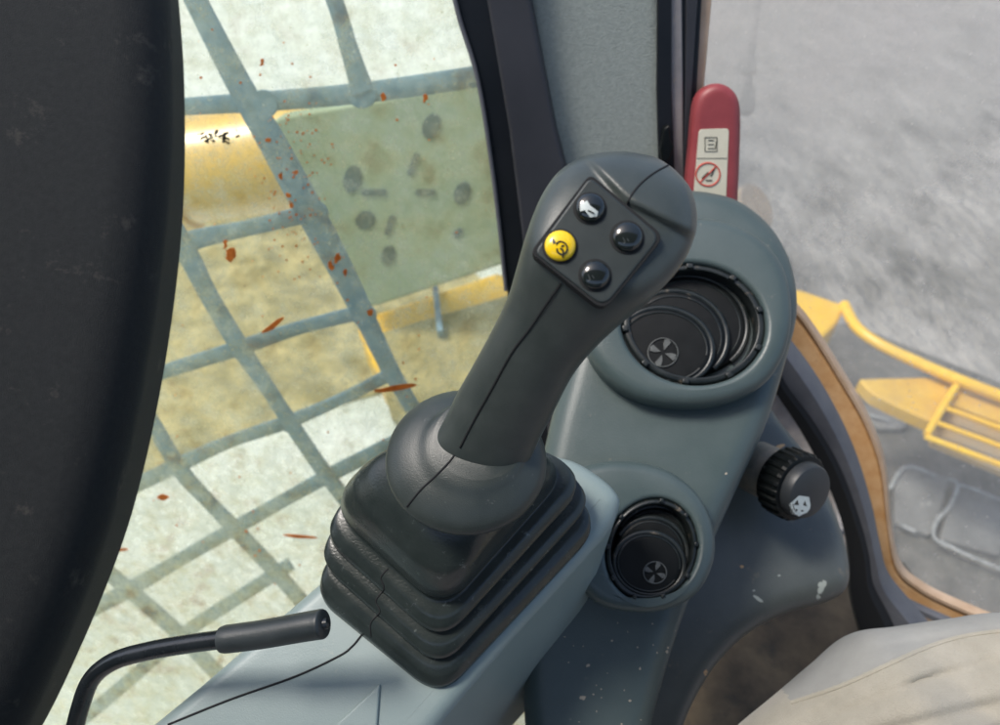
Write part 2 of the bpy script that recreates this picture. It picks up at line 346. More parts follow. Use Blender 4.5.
# front: yellow side frame of the undercarriage with step, crawler track, lamp
fr = thing('undercarriage_frame', 'yellow undercarriage frame with a slotted step outside the front window', 'machine frame', P(900, 420, 3.0))
def bar3(pts, r, m, name, parent, flat=1, up=None, n=12):
    v, f = tube(pts, r, n, flat=flat, up=up); return mesh(name, v, f, m, parent, sharp=50)
fpl = Plane(850, 360, 3.0, (0, .70, .71))
v, f = slab(fpl, dens(rquad([(740, 285), (800, 288), (846, 304), (838, 322), (815, 345), (795, 352), (740, 350)], 6), 8), .25, .02, .02); mesh('corner_bracket', v, f, M['yellow'], fr)
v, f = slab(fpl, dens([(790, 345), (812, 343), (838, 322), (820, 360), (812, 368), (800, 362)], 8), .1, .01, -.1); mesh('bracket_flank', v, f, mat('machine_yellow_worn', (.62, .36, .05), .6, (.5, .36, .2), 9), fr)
bar3([fpl.pt(x, y, .02) for x, y in cr([(844, 304), (856, 326), (880, 344), (920, 363), (960, 380), (1010, 399), (1080, 424)], 6, False)], .024, M['yellow'], 'edge_rail', fr)
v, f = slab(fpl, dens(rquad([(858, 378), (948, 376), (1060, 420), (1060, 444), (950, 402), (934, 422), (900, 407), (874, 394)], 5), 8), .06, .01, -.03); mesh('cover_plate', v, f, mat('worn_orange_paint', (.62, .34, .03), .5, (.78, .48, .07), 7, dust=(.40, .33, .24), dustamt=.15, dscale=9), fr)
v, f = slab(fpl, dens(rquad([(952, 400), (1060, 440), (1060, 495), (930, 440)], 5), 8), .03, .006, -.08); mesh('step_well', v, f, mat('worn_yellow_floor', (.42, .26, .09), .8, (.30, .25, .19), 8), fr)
for px, r_ in (([(956, 386), (942, 408), (927, 434)], .014), ([(925, 436), (960, 449), (1000, 464), (1060, 486)], .012), ([(944, 407), (980, 420), (1060, 450)], .010), ([(936, 422), (980, 438), (1060, 468)], .010)):
    bar3([fpl.pt(x, y, .01) for x, y in px], r_, M['yellow'], 'step_bar', fr)
tk = thing('crawler_track', 'dusty grey crawler track with worn bright edges below the yellow frame', 'track', P(920, 500, 3.1))
tpl = Plane(900, 480, 3.15, (0, .66, .75))
v, f = slab(tpl, dens([(770, 330), (850, 322), (1100, 420), (1100, 660), (770, 640)], 25), .10, .01, -.06); mesh('track_bed', v, f, mat('track_mud', (.06, .058, .058), .9, (.17, .155, .14), 9, .5, 60, bdist=.01), tk)
for px in ([(858, 405), (888, 395), (912, 410), (905, 428), (880, 428), (858, 420)], [(895, 470), (912, 462), (950, 478), (938, 520), (930, 535), (895, 522)], [(962, 484), (1010, 500), (1000, 555), (940, 538), (945, 520)],
           [(835, 470), (880, 450), (885, 520), (840, 530)]):
    v, f = slab(tpl, dens(rquad(px, 3), 6), .05, .008, -.02); mesh('track_shoe', v, f, M['track'], tk)
for px in ([(890, 488), (906, 466), (936, 475)], [(948, 478), (958, 484), (950, 505), (937, 520), (934, 536), (948, 546)], [(960, 484), (978, 490), (1010, 503)], [(899, 523), (916, 531)], [(940, 540), (965, 553), (1010, 572)], [(862, 412), (890, 420)]):
    bar3([tpl.pt(x, y, .0) for x, y in cr(px, 4, False)], .0075, M['tracklight'], 'worn_edge', tk, flat=.25, up=tpl.n, n=8)
lamp = thing('work_lamp', 'round pale lamp shell peeking out behind the vent housing', 'lamp', P(762, 200, 1.1))
v, f = lathe(P(754, 208, 1.1), C((.55, .25, .80)), [(.030, -.04), (.034, -.01), (.036, 0), (.034, .006), (.030, .004), (.001, -.002)], 40); mesh('lamp_shell', v, f, M['chrome'], lamp)
v, f = lathe(P(754, 208, 1.1), C((.55, .25, .80)), [(.0365, -.006), (.0385, -.004), (.0385, .004), (.0365, .006)], 40); mesh('lamp_rim', v, f, M['cream'], lamp)
wp = thing('window_wiper', 'grey wiper arm hanging at the top left of the front window', 'wiper', P(748, 100, 1.0))
bar3([P(x, y, .93) for x, y in ((764, -60), (758, 0), (752, 50), (748, 85))], .0042, M['wiper'], 'wiper_arm', wp)
v, f = slab(Plane(748, 65, .925, (-.3, .2, .9)), dens(rquad([(737, 58), (754, 56), (757, 70), (748, 74), (740, 70)], 3), 3), .008, .002); mesh('wiper_joint', v, f, M['wiper'], wp)
v, f = slab(Plane(748, 95, .925, (-.3, .2, .9)), dens(rquad([(743, 85), (756, 84), (755, 108), (745, 113), (738, 108)], 4), 3), .01, .002); mesh('wiper_tip', v, f, M['wiper'], wp)

# ------------------------------------------------------------ side window: guard, glass, frame
SN = (-.10, -.45, .89)
sp = Plane(400, 300, .80, SN)
gz = Plane(400, 300, .885, SN)
gd = thing('window_guard', 'blue grey steel mesh guard outside the dirty side window', 'window guard', P(250, 520, .95))
def strip(px, wpx, pl, m, name, parent, th=.006, n=5):
    """flat steel bar following a traced centre line; wpx = widths in pixels"""
    c = cr([(x, y, w_) for (x, y), w_ in zip(px, wpx)], n, False); Lp, Rp = [], []
    for i, (x, y, w_) in enumerate(c):
        a, b = c[max(0, i - 1)], c[min(len(c) - 1, i + 1)]; d = Vector((b[0] - a[0], b[1] - a[1])).normalized(); nx, ny = -d.y * w_ / 2, d.x * w_ / 2
        Lp.append((x + nx, y + ny)); Rp.append((x - nx, y - ny))
    R = []
    for l, r in zip(Lp, Rp):
        R.append([pl.pt(*l) - pl.n * th, pl.pt(*l) - pl.n * th * .3, pl.pt(l[0] * .85 + r[0] * .15, l[1] * .85 + r[1] * .15, 0), pl.pt(r[0] * .85 + l[0] * .15, r[1] * .85 + l[1] * .15, 0), pl.pt(*r) - pl.n * th * .3, pl.pt(*r) - pl.n * th])
    v, f = loft(R); return mesh(name, v, f, m, parent)
up = [([(140, -110), (192, -4), (238, 85), (275, 150), (312, 218), (340, 270), (364, 318), (392, 375), (430, 440), (470, 520)], [20, 21, 24, 27, 27, 24, 20, 16, 15, 15]),
      ([(290, -110), (332, -4), (347, 45), (362, 92)], [16, 16, 17, 22]),
      ([(120, 150), (178, 240), (208, 297), (240, 350), (266, 388), (289, 423), (327, 478), (380, 545), (430, 610)], [18, 20, 17, 17, 14, 14, 14, 14, 14]),
      ([(80, 320), (140, 405), (177, 468), (205, 500), (234, 530), (290, 590), (340, 650)], [14, 13, 15, 13, 14, 14, 14]),
      ([(40, 505), (92, 560), (129, 592), (180, 637), (240, 700)], [14, 14, 14, 14, 14])]
ac = [([(60, 118), (165, 108), (255, 102), (360, 93), (480, 76)], [16, 17, 20, 21, 22]),
      ([(60, 290), (178, 245), (240, 230), (312, 213)], [16, 20, 16, 18]),
      ([(60, 408), (140, 380), (240, 348), (300, 328), (364, 312)], [12, 13, 15, 13, 14]),
      ([(40, 528), (110, 498), (177, 466), (230, 442), (289, 422), (340, 400), (392, 374)], [12, 13, 15, 12, 13, 11, 13]),
      ([(20, 655), (70, 622), (129, 590), (180, 560), (234, 529), (280, 503), (327, 477), (400, 440)], [14, 14, 15, 13, 14, 13, 14, 14]),
      ([(30, 760), (100, 705), (180, 637), (240, 597), (290, 565)], [13, 13, 13, 13, 13])]
for px, ws in up: strip(px, ws, gz, M['guard'], 'guard_bar', gd)
for px, ws in ac: strip(px, ws, Plane(400, 300, .888, SN), M['guard'], 'cross_bar', gd)
for (x, y, r) in ((262, 104, 22), (362, 95, 20), (312, 215, 22), (178, 243, 18), (240, 349, 16), (364, 316, 17), (289, 423, 14), (177, 467, 15), (234, 530, 13), (327, 478, 13), (129, 591, 14)):
    px = []
    for k in range(40):
        t = 2 * math.pi * k / 40; px.append((x + math.cos(t) * r * .72, y + math.sin(t) * r * .66))
    v, f = slab(Plane(400, 300, .8872, SN), px, .004, .001); mesh('gusset', v, f, M['guard'], gd)
sw = thing('side_window', 'dirty side window with rust flecks in a black frame left of the joystick', 'window', P(480, 420, .8))
g1 = sp.pt(300, 360); axd = (sp.pt(215, 640) - sp.pt(300, 330)); axl = axd.length; axd.normalize()
M['glassside'] = glass_mat('dirty_side_glass', .16, .36, (.88, .93, .75), 22, tuple(sp.pt(300, 330)), tuple(axd), axl * 1.0, .40, .58, .4, .42)
v, f = slab(sp, [(-200, -200), (475, -200), (520, 300), (560, 700), (300, 1000), (-400, 1000)], .004, .0005); mesh('glass_pane', v, f, M['glassside'], sw)
fl_v = []
def fleck(x, y, a_, b_, r_):
    q = [(px + random.uniform(-.25, .25) * b_, py + random.uniform(-.25, .25) * b_) for px, py in ell(x, y, a_, b_, r_, 11)]
    return slab(sp, q, .0008, .0001, .0008, seg=2)
for (x, y, a_, b_, r_) in ((273, 325, 14, 2.8, -35), (230, 254, 5, 8, 15), (225, 244, 2, 5, 0), (262, 62, 2, 4, 10), (268, 140, 3, 2, 0), (281, 176, 2, 4, 0), (288, 195, 3, 2.5, 40), (291, 205, 2, 3, 0), (296, 172, 2, 2, 0), (337, 258, 3, 5, 20), (331, 265, 2, 5, -20), (345, 272, 2, 4, 0), (395, 388, 22, 3, -8), (383, 96, 2, 5, 0), (425, 98, 2, 5, 10), (105, 551, 24, 1.6, -6), (300, 536, 18, 1.6, 6), (163, 497, 6, 3, 0), (370, 312, 3, 3, 0)):
    fl_v.append(fleck(x, y, a_, b_, r_))
for k in range(170):
    x, y = random.gauss(292, 22), random.gauss(190, 50)
    if k > 110: x, y = random.uniform(150, 470), random.uniform(20, 620)
    fl_v.append(fleck(x, y, random.uniform(.4, 1.3), random.uniform(.4, 1.4), random.uniform(0, 90)))
v, f = merge(fl_v); tag(mesh('rust_flecks', v, f, M['rust'], sw), kind='stuff')
dk = [slab(sp, [(x + random.uniform(-1, 1), y + random.uniform(-1, 1)) for x, y in ell(218 + random.gauss(0, 11), 136 + random.gauss(0, 3.5), random.uniform(1, 3.5), random.uniform(.6, 1.6), random.uniform(-30, 30), 9)], .0008, .0001, .0008, seg=2) for _ in range(26)]
v, f = merge(dk); tag(mesh('dirt_specks', v, f, mat('dark_dirt', (.03, .025, .015), .9), sw), kind='stuff')
v, f = slab(sp, dens([(438, -120), (452, -4), (484, 110), (508, 300), (545, 700), (640, 700), (590, 300), (545, 110), (512, -4), (500, -120)], 15), .03, .003, .016); mesh('frame_inner', v, f, M['frame'], sw)
v, f = slab(sp, dens([(470, -120), (486, -4), (509, 130), (530, 300), (570, 600), (640, 600), (600, 300), (556, 130), (530, -4), (520, -120)], 15), .03, .004, .034); mesh('frame_outer', v, f, M['slate'], sw)
bar3([sp.pt(x, y, .019) for x, y in cr([(440, -110), (455, 0), (478, 80), (495, 190), (506, 290)], 6, False)], .0022, M['seal'], 'glass_seal', sw)

# ------------------------------------------------------------ A pillar and trims
pp = Plane(600, 100, .68, (-.05, -.45, .89))
pil = thing('cab_pillar', 'grey felt covered cab pillar between the side window and the front window', 'pillar', P(600, 330, .75))
v, f = slab(pp, dens([(506, -160), (524, -4), (536, 90), (550, 200), (562, 300), (675, 300), (672, 200), (669, 90), (665, -4), (664, -160)], 12), .08, .012); mesh('felt_cover', v, f, M['felt'], pil)
def vstrip(name, m, px, off, th, bev=.0015, parent=pil):
    v, f = slab(pp, dens(px, 12), th, bev, off); return mesh(name, v, f, m, parent)
vstrip('dark_channel', M['frame'], [(657, -160), (658, 0), (657, 90), (660, 200), (662, 330), (676, 330), (676, 200), (672, 90), (672, 0), (672, -160)], .006, .03)
vstrip('trim_strip', M['trimgrey'], [(665, -160), (666, 0), (668, 90), (668, 220), (684, 220), (683, 90), (682, 0), (682, -160)], .002, .03)
vstrip('rubber_channel', M['frame'], [(680, -160), (680, 0), (680, 90), (678, 220), (692, 220), (697, 90), (702, 0), (706, -160)], -.001, .03)
vstrip('trim_edge', M['slate'], [(686, -160), (686, 0), (685, 90), (682, 220), (688, 220), (692, 90), (698, 0), (701, -160)], .0015, .02)
vstrip('painted_edge', M['cream'], [(700, -160), (699, 0), (694, 90), (688, 220), (702, 220), (704, 90), (712, 0), (716, -160)], -.008, .03)
v, f = slab(pp, dens(rquad([(664, 128), (670, 124), (671, 140), (675, 146), (670, 160), (663, 165), (660, 150)], 3), 3), .012, .002, .014); mesh('latch', v, f, M['black'], pil)

# ------------------------------------------------------------ front window
wn = (-.50, -.42, .76)
fp = Plane(870, 350, .86, wn)
fw = thing('front_window', 'scratched front window with a rusty orange frame curving beside the knob panel', 'window', P(880, 600, .8))
M['glassfront'] = glass_mat('dust_glare_front_glass', .13, .25, (.82, .79, .76), 9, tuple(fp.pt(870, 300)), tuple((fp.pt(780, -50) - fp.pt(900, 400)).normalized()), .34, .56, .80, 0, .15)  # dust film; its thickening towards the upper left paints window glare
v, f = slab(fp, [(680, -200), (1250, -200), (1250, 800), (900, 800), (880, 560), (790, 330), (690, 250)], .004, .0005); mesh('glass_pane', v, f, M['glassfront'], fw)
strip([(740, 280), (775, 310), (797, 337), (829, 388), (852, 427), (869, 471), (880, 530), (890, 574), (915, 596), (955, 616), (1060, 660)], [22, 23, 25, 29, 28, 27, 20, 16, 13, 11, 11], Plane(870, 350, .84, wn), M['orange'], 'painted_frame', fw, .02, 8)
strip([(752, 274), (787, 302), (810, 329), (842, 380), (865, 420), (882, 467), (889, 527), (898, 568), (920, 589), (960, 609), (1060, 650)], [4, 4, 4, 5, 5, 5, 4, 4, 4, 4, 4], Plane(870, 350, .836, wn), M['cream'], 'frame_lip', fw, .014, 8)
strip([(872, 566), (884, 590), (910, 607), (960, 630)], [4, 6, 6, 7], Plane(870, 350, .815, wn), M['seal'], 'lower_seal', fw, .01, 8)
strip([(862, 575), (878, 600), (905, 626), (960, 660)], [14, 20, 26, 26], Plane(870, 350, .83, wn), mat('tan_sill', (.34, .22, .13), .6, (.45, .32, .2), 20), 'sill', fw, .02, 8)
strip([(735, 300), (770, 348), (797, 388), (823, 427), (845, 471), (862, 520), (871, 560), (878, 592), (900, 625), (930, 660)], [18, 22, 27, 22, 18, 14, 13, 18, 24, 24], Plane(850, 450, .80, wn), M['seal'], 'rubber_seal', fw, .03, 8)
strip([(735, 340), (765, 365), (781, 393), (806, 429), (830, 473), (849, 523), (857, 560), (860, 592), (872, 625), (890, 670)], [10, 12, 12, 15, 18, 18, 22, 26, 34, 40], Plane(850, 450, .79, wn), M['gap'], 'dark_channel', fw, .03, 8)

# ------------------------------------------------------------ right hand trim panel with the knob
rp = Plane(760, 540, .66, (.10, .32, .94))
pan = thing('trim_panel', 'dark teal plastic trim panel that carries the washer knob', 'trim panel', P(740, 700, .66))
v, f = slab(rp, dens(cr([(700, 330), (752, 372), (790, 420), (822, 462), (846, 515), (858, 560), (856, 588), (836, 602), (800, 612), (765, 628), (733, 655), (708, 690), (688, 735), (672, 800), (600, 800), (600, 600), (640, 420)], 7), 8), .10, .022); mesh('panel_shell', v, f, M['panel'], pan, sharp=60)
kn = thing('washer_knob', 'ribbed black round knob with a pale washer symbol on the trim panel', 'knob', P(765, 478, .64))
ka = C((.42, -.22, .88)).normalized(); kc = P(772, 474, .640)
v, f = lathe(kc, ka, [(.024, -.02), (.024, -.004), (.0225, .0), (.020, .003), (.019, .012), (.001, .012)], 48); mesh('knob_neck', v, f, mat('neck_plastic', (.11, .12, .11), .5, (.30, .26, .20), 40), kn)
v, f = lathe(kc, ka, [(.024, .010), (.0285, .011), (.0305, .013), (.0305, .030), (.0285, .033), (.026, .0335), (.001, .0335)], 144, lambda a, h: 1 - (.055 if math.cos(a * 24) > .1 and .012 < h < .031 else 0)); mesh('grip_ring', v, f, M['black'], kn, sharp=30)
v, f = lathe(kc, ka, [(.0245, .032), (.0245, .0345), (.0235, .041), (.0225, .0425), (.0205, .0432), (.001, .0432)], 64); cap = mesh('knob_cap', v, f, mat('cap_plastic', (.020, .024, .027), .42, (.03, .034, .038), 60, .1, 900), kn)
kb = bvh(cap)

def chips(o, spots, m, name, parent):
    b = bvh(o); out = []
    for (x, y, a_, b_, r_) in spots:
        q = [(px + random.uniform(-.3, .3) * b_, py + random.uniform(-.3, .3) * b_) for px, py in ell(x, y, a_, b_, r_, 12)]; pp_ = [hit(b, *p, .0002) for p in q]; c_ = hit(b, x, y, .0003)
        if all(pp_) and c_: out.append(([c_] + pp_, [(0, i + 1, (i + 1) % 12 + 1) for i in range(12)]))
    v, f = merge(out)
    if v: tag(mesh(name, v, f, m, parent), kind='stuff')
PS = bpy.data.objects['panel_shell']
chips(PS, [(811, 603, 8, 3.5, -20), (797, 609, 5, 2, -15), (765, 622, 3, 1.5, 0), (742, 566, 2, 1.5, 0), (700, 690, 3, 4, 20), (706, 672, 2, 3, 0), (780, 446, 5, 2, -20), (768, 450, 4, 2, -30)], mat('tan_scuff', (.50, .33, .18), .8), 'tan_scuffs', pan)
chips(PS, [(822, 586, 2.5, 6, 20), (818, 596, 2, 3, 0), (779, 575, 1.5, 1, 0), (758, 598, 6, 1.5, 35), (754, 590, 1.2, 1, 0)], mat('pale_scuff', (.34, .38, .35), .8), 'pale_scuffs', pan)
# ------------------------------------------------------------ vent tower
tp = Plane(700, 320, .60, (-.10, .22, .97))
tw = thing('vent_housing', 'tall grey vent housing with two stacked round air vents behind the joystick', 'vent housing', P(620, 720, .6))
tout = cr([(640, 200), (668, 185), (702, 183), (742, 193), (776, 220), (797, 258), (803, 305), (792, 355), (772, 420), (745, 480), (718, 540), (697, 590), (676, 650), (655, 725), (640, 800), (540, 800), (520, 640), (530, 520), (545, 440), (560, 380), (590, 280)], 8)
v, f = slab(tp, dens(tout, 8), .09, .020); mesh('housing_shell', v, f, M['tower'], tw, sharp=60)
HS = bpy.data.objects['housing_shell']
chips(HS, [(583, 697, 3, 2.2, 0), (588, 665, 2, 1.5, 0), (667, 651, 1.3, 1.6, 0), (726, 473, 1.2, 1, 0), (668, 647, 1, 1, 0), (612, 640, 1.2, 1, 0), (640, 668, 1, 1.4, 0), (630, 700, 1.5, 1, 0)] + [(random.uniform(560, 700), random.uniform(620, 725), random.uniform(.4, .9), random.uniform(.4, .9), 0) for _ in range(26)], mat('dust_chip', (.42, .36, .28), .8), 'dust_chips', tw)
VC = (694, 323)
inn = ell(VC[0], VC[1], 73, 61, 8, 96)
def ang_ring(pts, c, n=96, rot=8):
    """resample closed outline by angle about c so it pairs with an ellipse"""
    out = []; m = len(pts)
    for k in range(n):
        t = 2 * math.pi * k / n + math.radians(rot); dx, dy = math.cos(t), math.sin(t); best = None
        for i in range(m):
            (x0, y0), (x1, y1) = pts[i], pts[(i + 1) % m]; ex, ey = x1 - x0, y1 - y0; den = dx * ey - dy * ex
            if abs(den) < 1e-9: continue
            s = ((x0 - c[0]) * ey - (y0 - c[1]) * ex) / den; u_ = ((x0 - c[0]) * dy - (y0 - c[1]) * dx) / den
            if s > 0 and -1e-6 <= u_ <= 1 + 1e-6 and (best is None or s > best): best = s
        out.append((c[0] + dx * best, c[1] + dy * best))
    return out
bo = cr([(640, 225), (700, 213), (750, 226), (784, 258), (795, 305), (788, 350), (764, 384), (720, 402), (672, 404), (632, 394), (600, 370), (584, 335), (590, 280), (610, 245)], 8)
v, f = ring_slab(tp, ang_ring(bo, VC), inn, .03, .012, .024, .05); mesh('upper_bezel', v, f, M['tower'], tw, sharp=60)
LC = (652, 549)
lo_ = cr([(560, 480), (580, 465), (620, 458), (664, 466), (696, 488), (715, 522), (716, 560), (700, 592), (672, 608), (640, 612), (600, 604), (570, 570), (556, 520)], 8)
lp = Plane(650, 550, .548, (-.06, .30, .95))
linn = ell(LC[0], LC[1], 46, 53, 20, 96)
v, f = ring_slab(lp, ang_ring(lo_, LC, rot=20), linn, .05, .010, .012, .04); mesh('lower_bezel', v, f, M['tower'], tw, sharp=60)

def vent(name, label, pl, c, a, b, rot, off, plates, sym, scale=1):
    t = thing(name, label, 'air vent', pl.pt(*c), 'round air vents in the housing')
    # back cup
    v, f = slab(pl, ell(c[0], c[1], a * .99, b * .99, rot, 64), .012, .001, off - .022); mesh('vent_cup', v, f, M['gap'], t)
    v, f = ring_slab(pl, ell(c[0], c[1], a * .985, b * .985, rot, 96), ell(c[0], c[1], a * .88, b * .88, rot, 96), .02, .003, off, .02); mesh('outer_ring', v, f, M['ring'], t)
    for k in range(9):
        an = math.radians(-100 + k * 38); cc, ss = math.cos(math.radians(rot)), math.sin(math.radians(rot))
        def ep(q, t_): x, y = q * a * math.cos(t_), q * b * math.sin(t_); return (c[0] + x * cc - y * ss, c[1] + x * ss + y * cc)
        px = [ep(.91, an - .05), ep(.99, an - .05), ep(.99, an + .05), ep(.91, an + .05)]
        v, f = slab(pl, px, .012, .001, off + .003); mesh('notch', v, f, M['ring'], t)
    for i, (cx, cy, pa, pb, pr, po, a0, a1) in enumerate(plates):
        # crescent blade: thin dished plate with a rounded rim
        e = ell(cx, cy, pa, pb, pr, 72)
        v, f = slab(pl, e, .006, .0045, po - .0012); blade = mesh('blade', v, f, M['black'], t)
        full = ell(cx, cy, pa * .97, pb * .97, pr, 144); k0, k1 = int(a0 / 360 * 144), int(a1 / 360 * 144)
        rim = [pl.pt(*full[k % 144], po - .0035) for k in range(k0, k1 + 1)]
        v, f = tube(rim, .0027 * scale, 12); mesh('rim', v, f, M['ring'], blade)
        inner = ell(cx, cy, pa * .86, pb * .86, pr, 144)
        rim = [pl.pt(*inner[k % 144], po - .0012) for k in range(k0 + 10, k1 + 1)]
        v, f = tube(rim, .0008 * scale, 8); mesh('inner_rim', v, f, M['ring'], blade)
    cx, cy, r, po = sym
    sv = [tube([pl.pt(*p, po) for p in ell(cx, cy, r, r * .95, 0, 40)], .0005, 6, closed=True)]
    for k in range(4):
        a0 = math.radians(25 + 90 * k)
        px = [(cx + math.cos(a0) * r * .16, cy + math.sin(a0) * r * .16)] + [(cx + math.cos(a0 + d) * r * q, cy + math.sin(a0 + d) * r * q) for d, q in ((-.38, .55), (-.30, .88), (0, .95), (.25, .85), (.2, .5))]
        sv.append(slab(pl, px, .0006, .0001, po + .0003, seg=2))
    v, f = merge(sv); mesh('fan_symbol', v, f, M['grey'], t)
    return t
vent('air_vent', 'large upper round black air vent with three louvre rings', tp, VC, 73, 61, 8, .020,
     [(690, 324, 59, 50, 12, .006, 190, 395), (677, 335, 52, 45, 16, .012, 190, 392), (665, 346, 49, 39, 12, .018, 0, 360)], (663, 352, 15, .0178))
vent('air_vent', 'small lower round black air vent partly hidden by the armrest console', lp, LC, 46, 53, 20, .010,
     [(653, 545, 38, 41, 20, -.004, 190, 380), (651, 553, 37, 37, 20, .002, 190, 380), (649, 563, 36, 32, 10, .0075, 0, 360)], (655, 572, 11.5, .0073), .8)

# ------------------------------------------------------------ red hammer
rpn = Plane(715, 140, .66, (-.12, -.35, .93))
rl = thing('safety_hammer', 'red rounded handle with a cream sticker standing against the pillar', 'handle', P(712, 200, .68))
v, f = slab(rpn, dens([(738, 222), (684, 222)] + cr([(685, 210), (686, 190), (690, 150), (693, 115), (697, 97), (706, 87), (719, 83), (732, 88), (740, 100), (742, 120), (741, 160), (739, 205)], 8, False), 4), .022, .0085); hm = mesh('handle_body', v, f, M['red'], rl, sharp=60)
v, f = slab(rpn, dens(rquad([(699, 129), (729, 128), (726, 200), (693, 200)], 4), 3), .002, .0002, .0006); stk = mesh('sticker', v, f, M['sticker'], rl)
def flat_strokes(pl, lines, r, off): return merge([tube([pl.pt(x, y, off) for x, y in l], r, 6) for l in lines])
v, f = flat_strokes(rpn, [[(705, 137), (717, 137), (717, 151), (705, 151), (705, 137)], [(717, 139), (715, 149)], [(708, 140), (714, 140)], [(708, 144), (714, 144)], [(708, 148), (714, 148)]], .0004, .0008); mesh('booklet_symbol', v, f, M['ink'], rl)
v, f = flat_strokes(rpn, [[(697, 158), (727, 158)]], .0003, .0007); mesh('sticker_line', v, f, M['ink'], rl)
v, f = merge([tube([rpn.pt(x, y, .0008) for x, y in ell(708, 174, 12, 11.5, 0, 40)], .0007, 6, closed=True), flat_strokes(rpn, [[(700, 182), (716, 166)]], .0006, .0008)]); mesh('prohibition_ring', v, f, M['redink'], rl)
v, f = flat_strokes(rpn, [[(702, 178), (708, 172), (711, 176), (715, 167)], [(706, 180), (712, 180)]], .0007, .0007); mesh('prohibition_symbol', v, f, M['ink'], rl)

# ------------------------------------------------------------ seat
st = thing('operator_seat', 'dark grey fabric seat back filling the left edge', 'seat', P(20, 720, .5))
spn = Plane(80, 350, .47, (.30, .10, .95))
so_ = [(157, -120), (165, -20), (167, 60), (166, 130), (162, 195), (155, 260), (144, 335), (130, 410), (114, 480), (94, 550), (68, 620), (38, 690), (0, 770), (-40, 840), (-300, 840), (-300, -120)]
v, f = slab(spn, dens(cr(so_[:14], 6, False) + so_[14:], 10), .11, .035, seg=10)
sb = mesh('seat_back', v, f, M['seat'], st, sharp=60)
sbb = bvh(sb)
edge = cr(so_[:14], 6, False)
v, f = tube([spn.pt(x - 1, y, -.034) for x, y in edge], .0022, 8); mesh('piping', v, f, M['seat'], st)

# ------------------------------------------------------------ armrest console
cn = (-.05, .42, .90)
cp = Plane(440, 690, .44, cn)
ar = thing('armrest_console', 'light blue grey armrest console under the joystick boot', 'console', cp.pt(400, 720, -.2))
co = dens(cr([(552, 452), (572, 456), (592, 468), (610, 483), (620, 498), (618, 516)], 5, False), 6)[:-1]
co = [p for p in cr([(552, 452), (575, 458), (596, 470), (614, 485), (621, 500), (614, 522)], 5, False)] + [(604, 536), (572, 572), (530, 618), (486, 668), (446, 716), (410, 762), (380, 805)]
co += [(200, 900), (60, 850)] + [(100, 768), (150, 723), (200, 682), (250, 639), (300, 596), (340, 562), (400, 510), (450, 470), (490, 448), (530, 446)]
v, f = slab(cp, dens(co, 7), .24, .010, 0, .02, seg=8, ext=Vector((0, 0, -.22))); con = mesh('console_shell', v, f, M['console'], ar, sharp=60)
cbv = bvh(con)
v, f = trace(cbv, [(168, 724), (230, 699), (295, 676), (338, 656), (352, 646), (362, 634)], .0007); mesh('seam', v, f, M['gap'], ar)
v, f = slab(cp, dens(rquad([(380, 683), (376, 740), (330, 770), (300, 760), (340, 720)], [2, 3, 3, 3, 3]), 4), .004, .0012, .0022); mesh('raised_pad', v, f, M['console'], ar)

# ------------------------------------------------------------ joystick: boot, collar, grip
js = thing('joystick', 'dark rubber joystick with four thumb buttons and a bellows boot', 'joystick', cp.pt(450, 600))
def lv(Lc, B, R, T, h, r, hull=None):
    q = rquad([Lc, B, R, T], [r, r, r, r + 30], 14); return [cp.pt(x, y, h * 1.30) for x, y in q]
K1 = 1.0
levels = [ # left, bottom, right, top, height, corner radii
 ((309, 592), (440, 699), (601, 527), (466, 443), .0000, 34),
 ((307, 587), (440, 697), (604, 522), (466, 437), .0040, 34),
 ((309, 578), (440, 688), (603, 514), (466, 430), .0078, 34),
 ((315, 569), (440, 678), (597, 507), (466, 424), .0098, 34),
 ((326, 563), (439, 663), (585, 507), (466, 422), .0104, 34),
 ((326, 560), (439, 661), (585, 505), (466, 419), .0116, 34),
 ((315, 560), (440, 671), (595, 502), (466, 414), .0130, 34),
 ((311, 553), (440, 666), (599, 495), (466, 408), .0160, 34),
 ((315, 544), (440, 656), (594, 489), (466, 403), .0184, 34),
 ((328, 538), (440, 637), (581, 488), (466, 402), .0192, 34),
 ((328, 535), (440, 635), (581, 486), (465, 400), .0204, 34),
 ((318, 535), (441, 644), (589, 483), (462, 412), .0220, 34),
 ((316, 527), (441, 640), (590, 475), (461, 412), .0250, 36),
 ((321, 518), (442, 630), (584, 469), (460, 411), .0276, 36),
 ((334, 513), (443, 613), (570, 470), (458, 412), .0286, 36),
 ((333, 509), (443, 611), (571, 468), (452, 412), .0300, 38),
 ((324, 503), (443, 612), (572, 462), (444, 418), .0350, 42),
 ((324, 492), (444, 606), (570, 456), (434, 424), .0440, 48),
 ((332, 479), (447, 592), (564, 452), (428, 428), .0540, 56),
 ((350, 465), (452, 568), (554, 450), (430, 430), .0620, 66),
 ((384, 456), (457, 534), (538, 450), (438, 430), .0680, 74)]
rings = []
for i in range(len(levels) - 1):
    A, B_ = levels[i], levels[i + 1]
    for k in range(5):
        t = k / 5; mixp = lambda p, q: (p[0] * (1 - t) + q[0] * t, p[1] * (1 - t) + q[1] * t)
        rings.append(lv(mixp(A[0], B_[0]), mixp(A[1], B_[1]), mixp(A[2], B_[2]), mixp(A[3], B_[3]), A[4] * (1 - t) + B_[4] * t, A[5] * (1 - t) + B_[5] * t))
rings.append(lv(*levels[-1][:4], levels[-1][4], levels[-1][5]))
for _ in range(1):                                   # relax along the profile so the folds are round
    rings = [rings[0]] + [[(rings[i - 1][k] + rings[i][k] * 2 + rings[i + 1][k]) / 4 for k in range(len(rings[0]))] for i in range(1, len(rings) - 1)] + [rings[-1]]
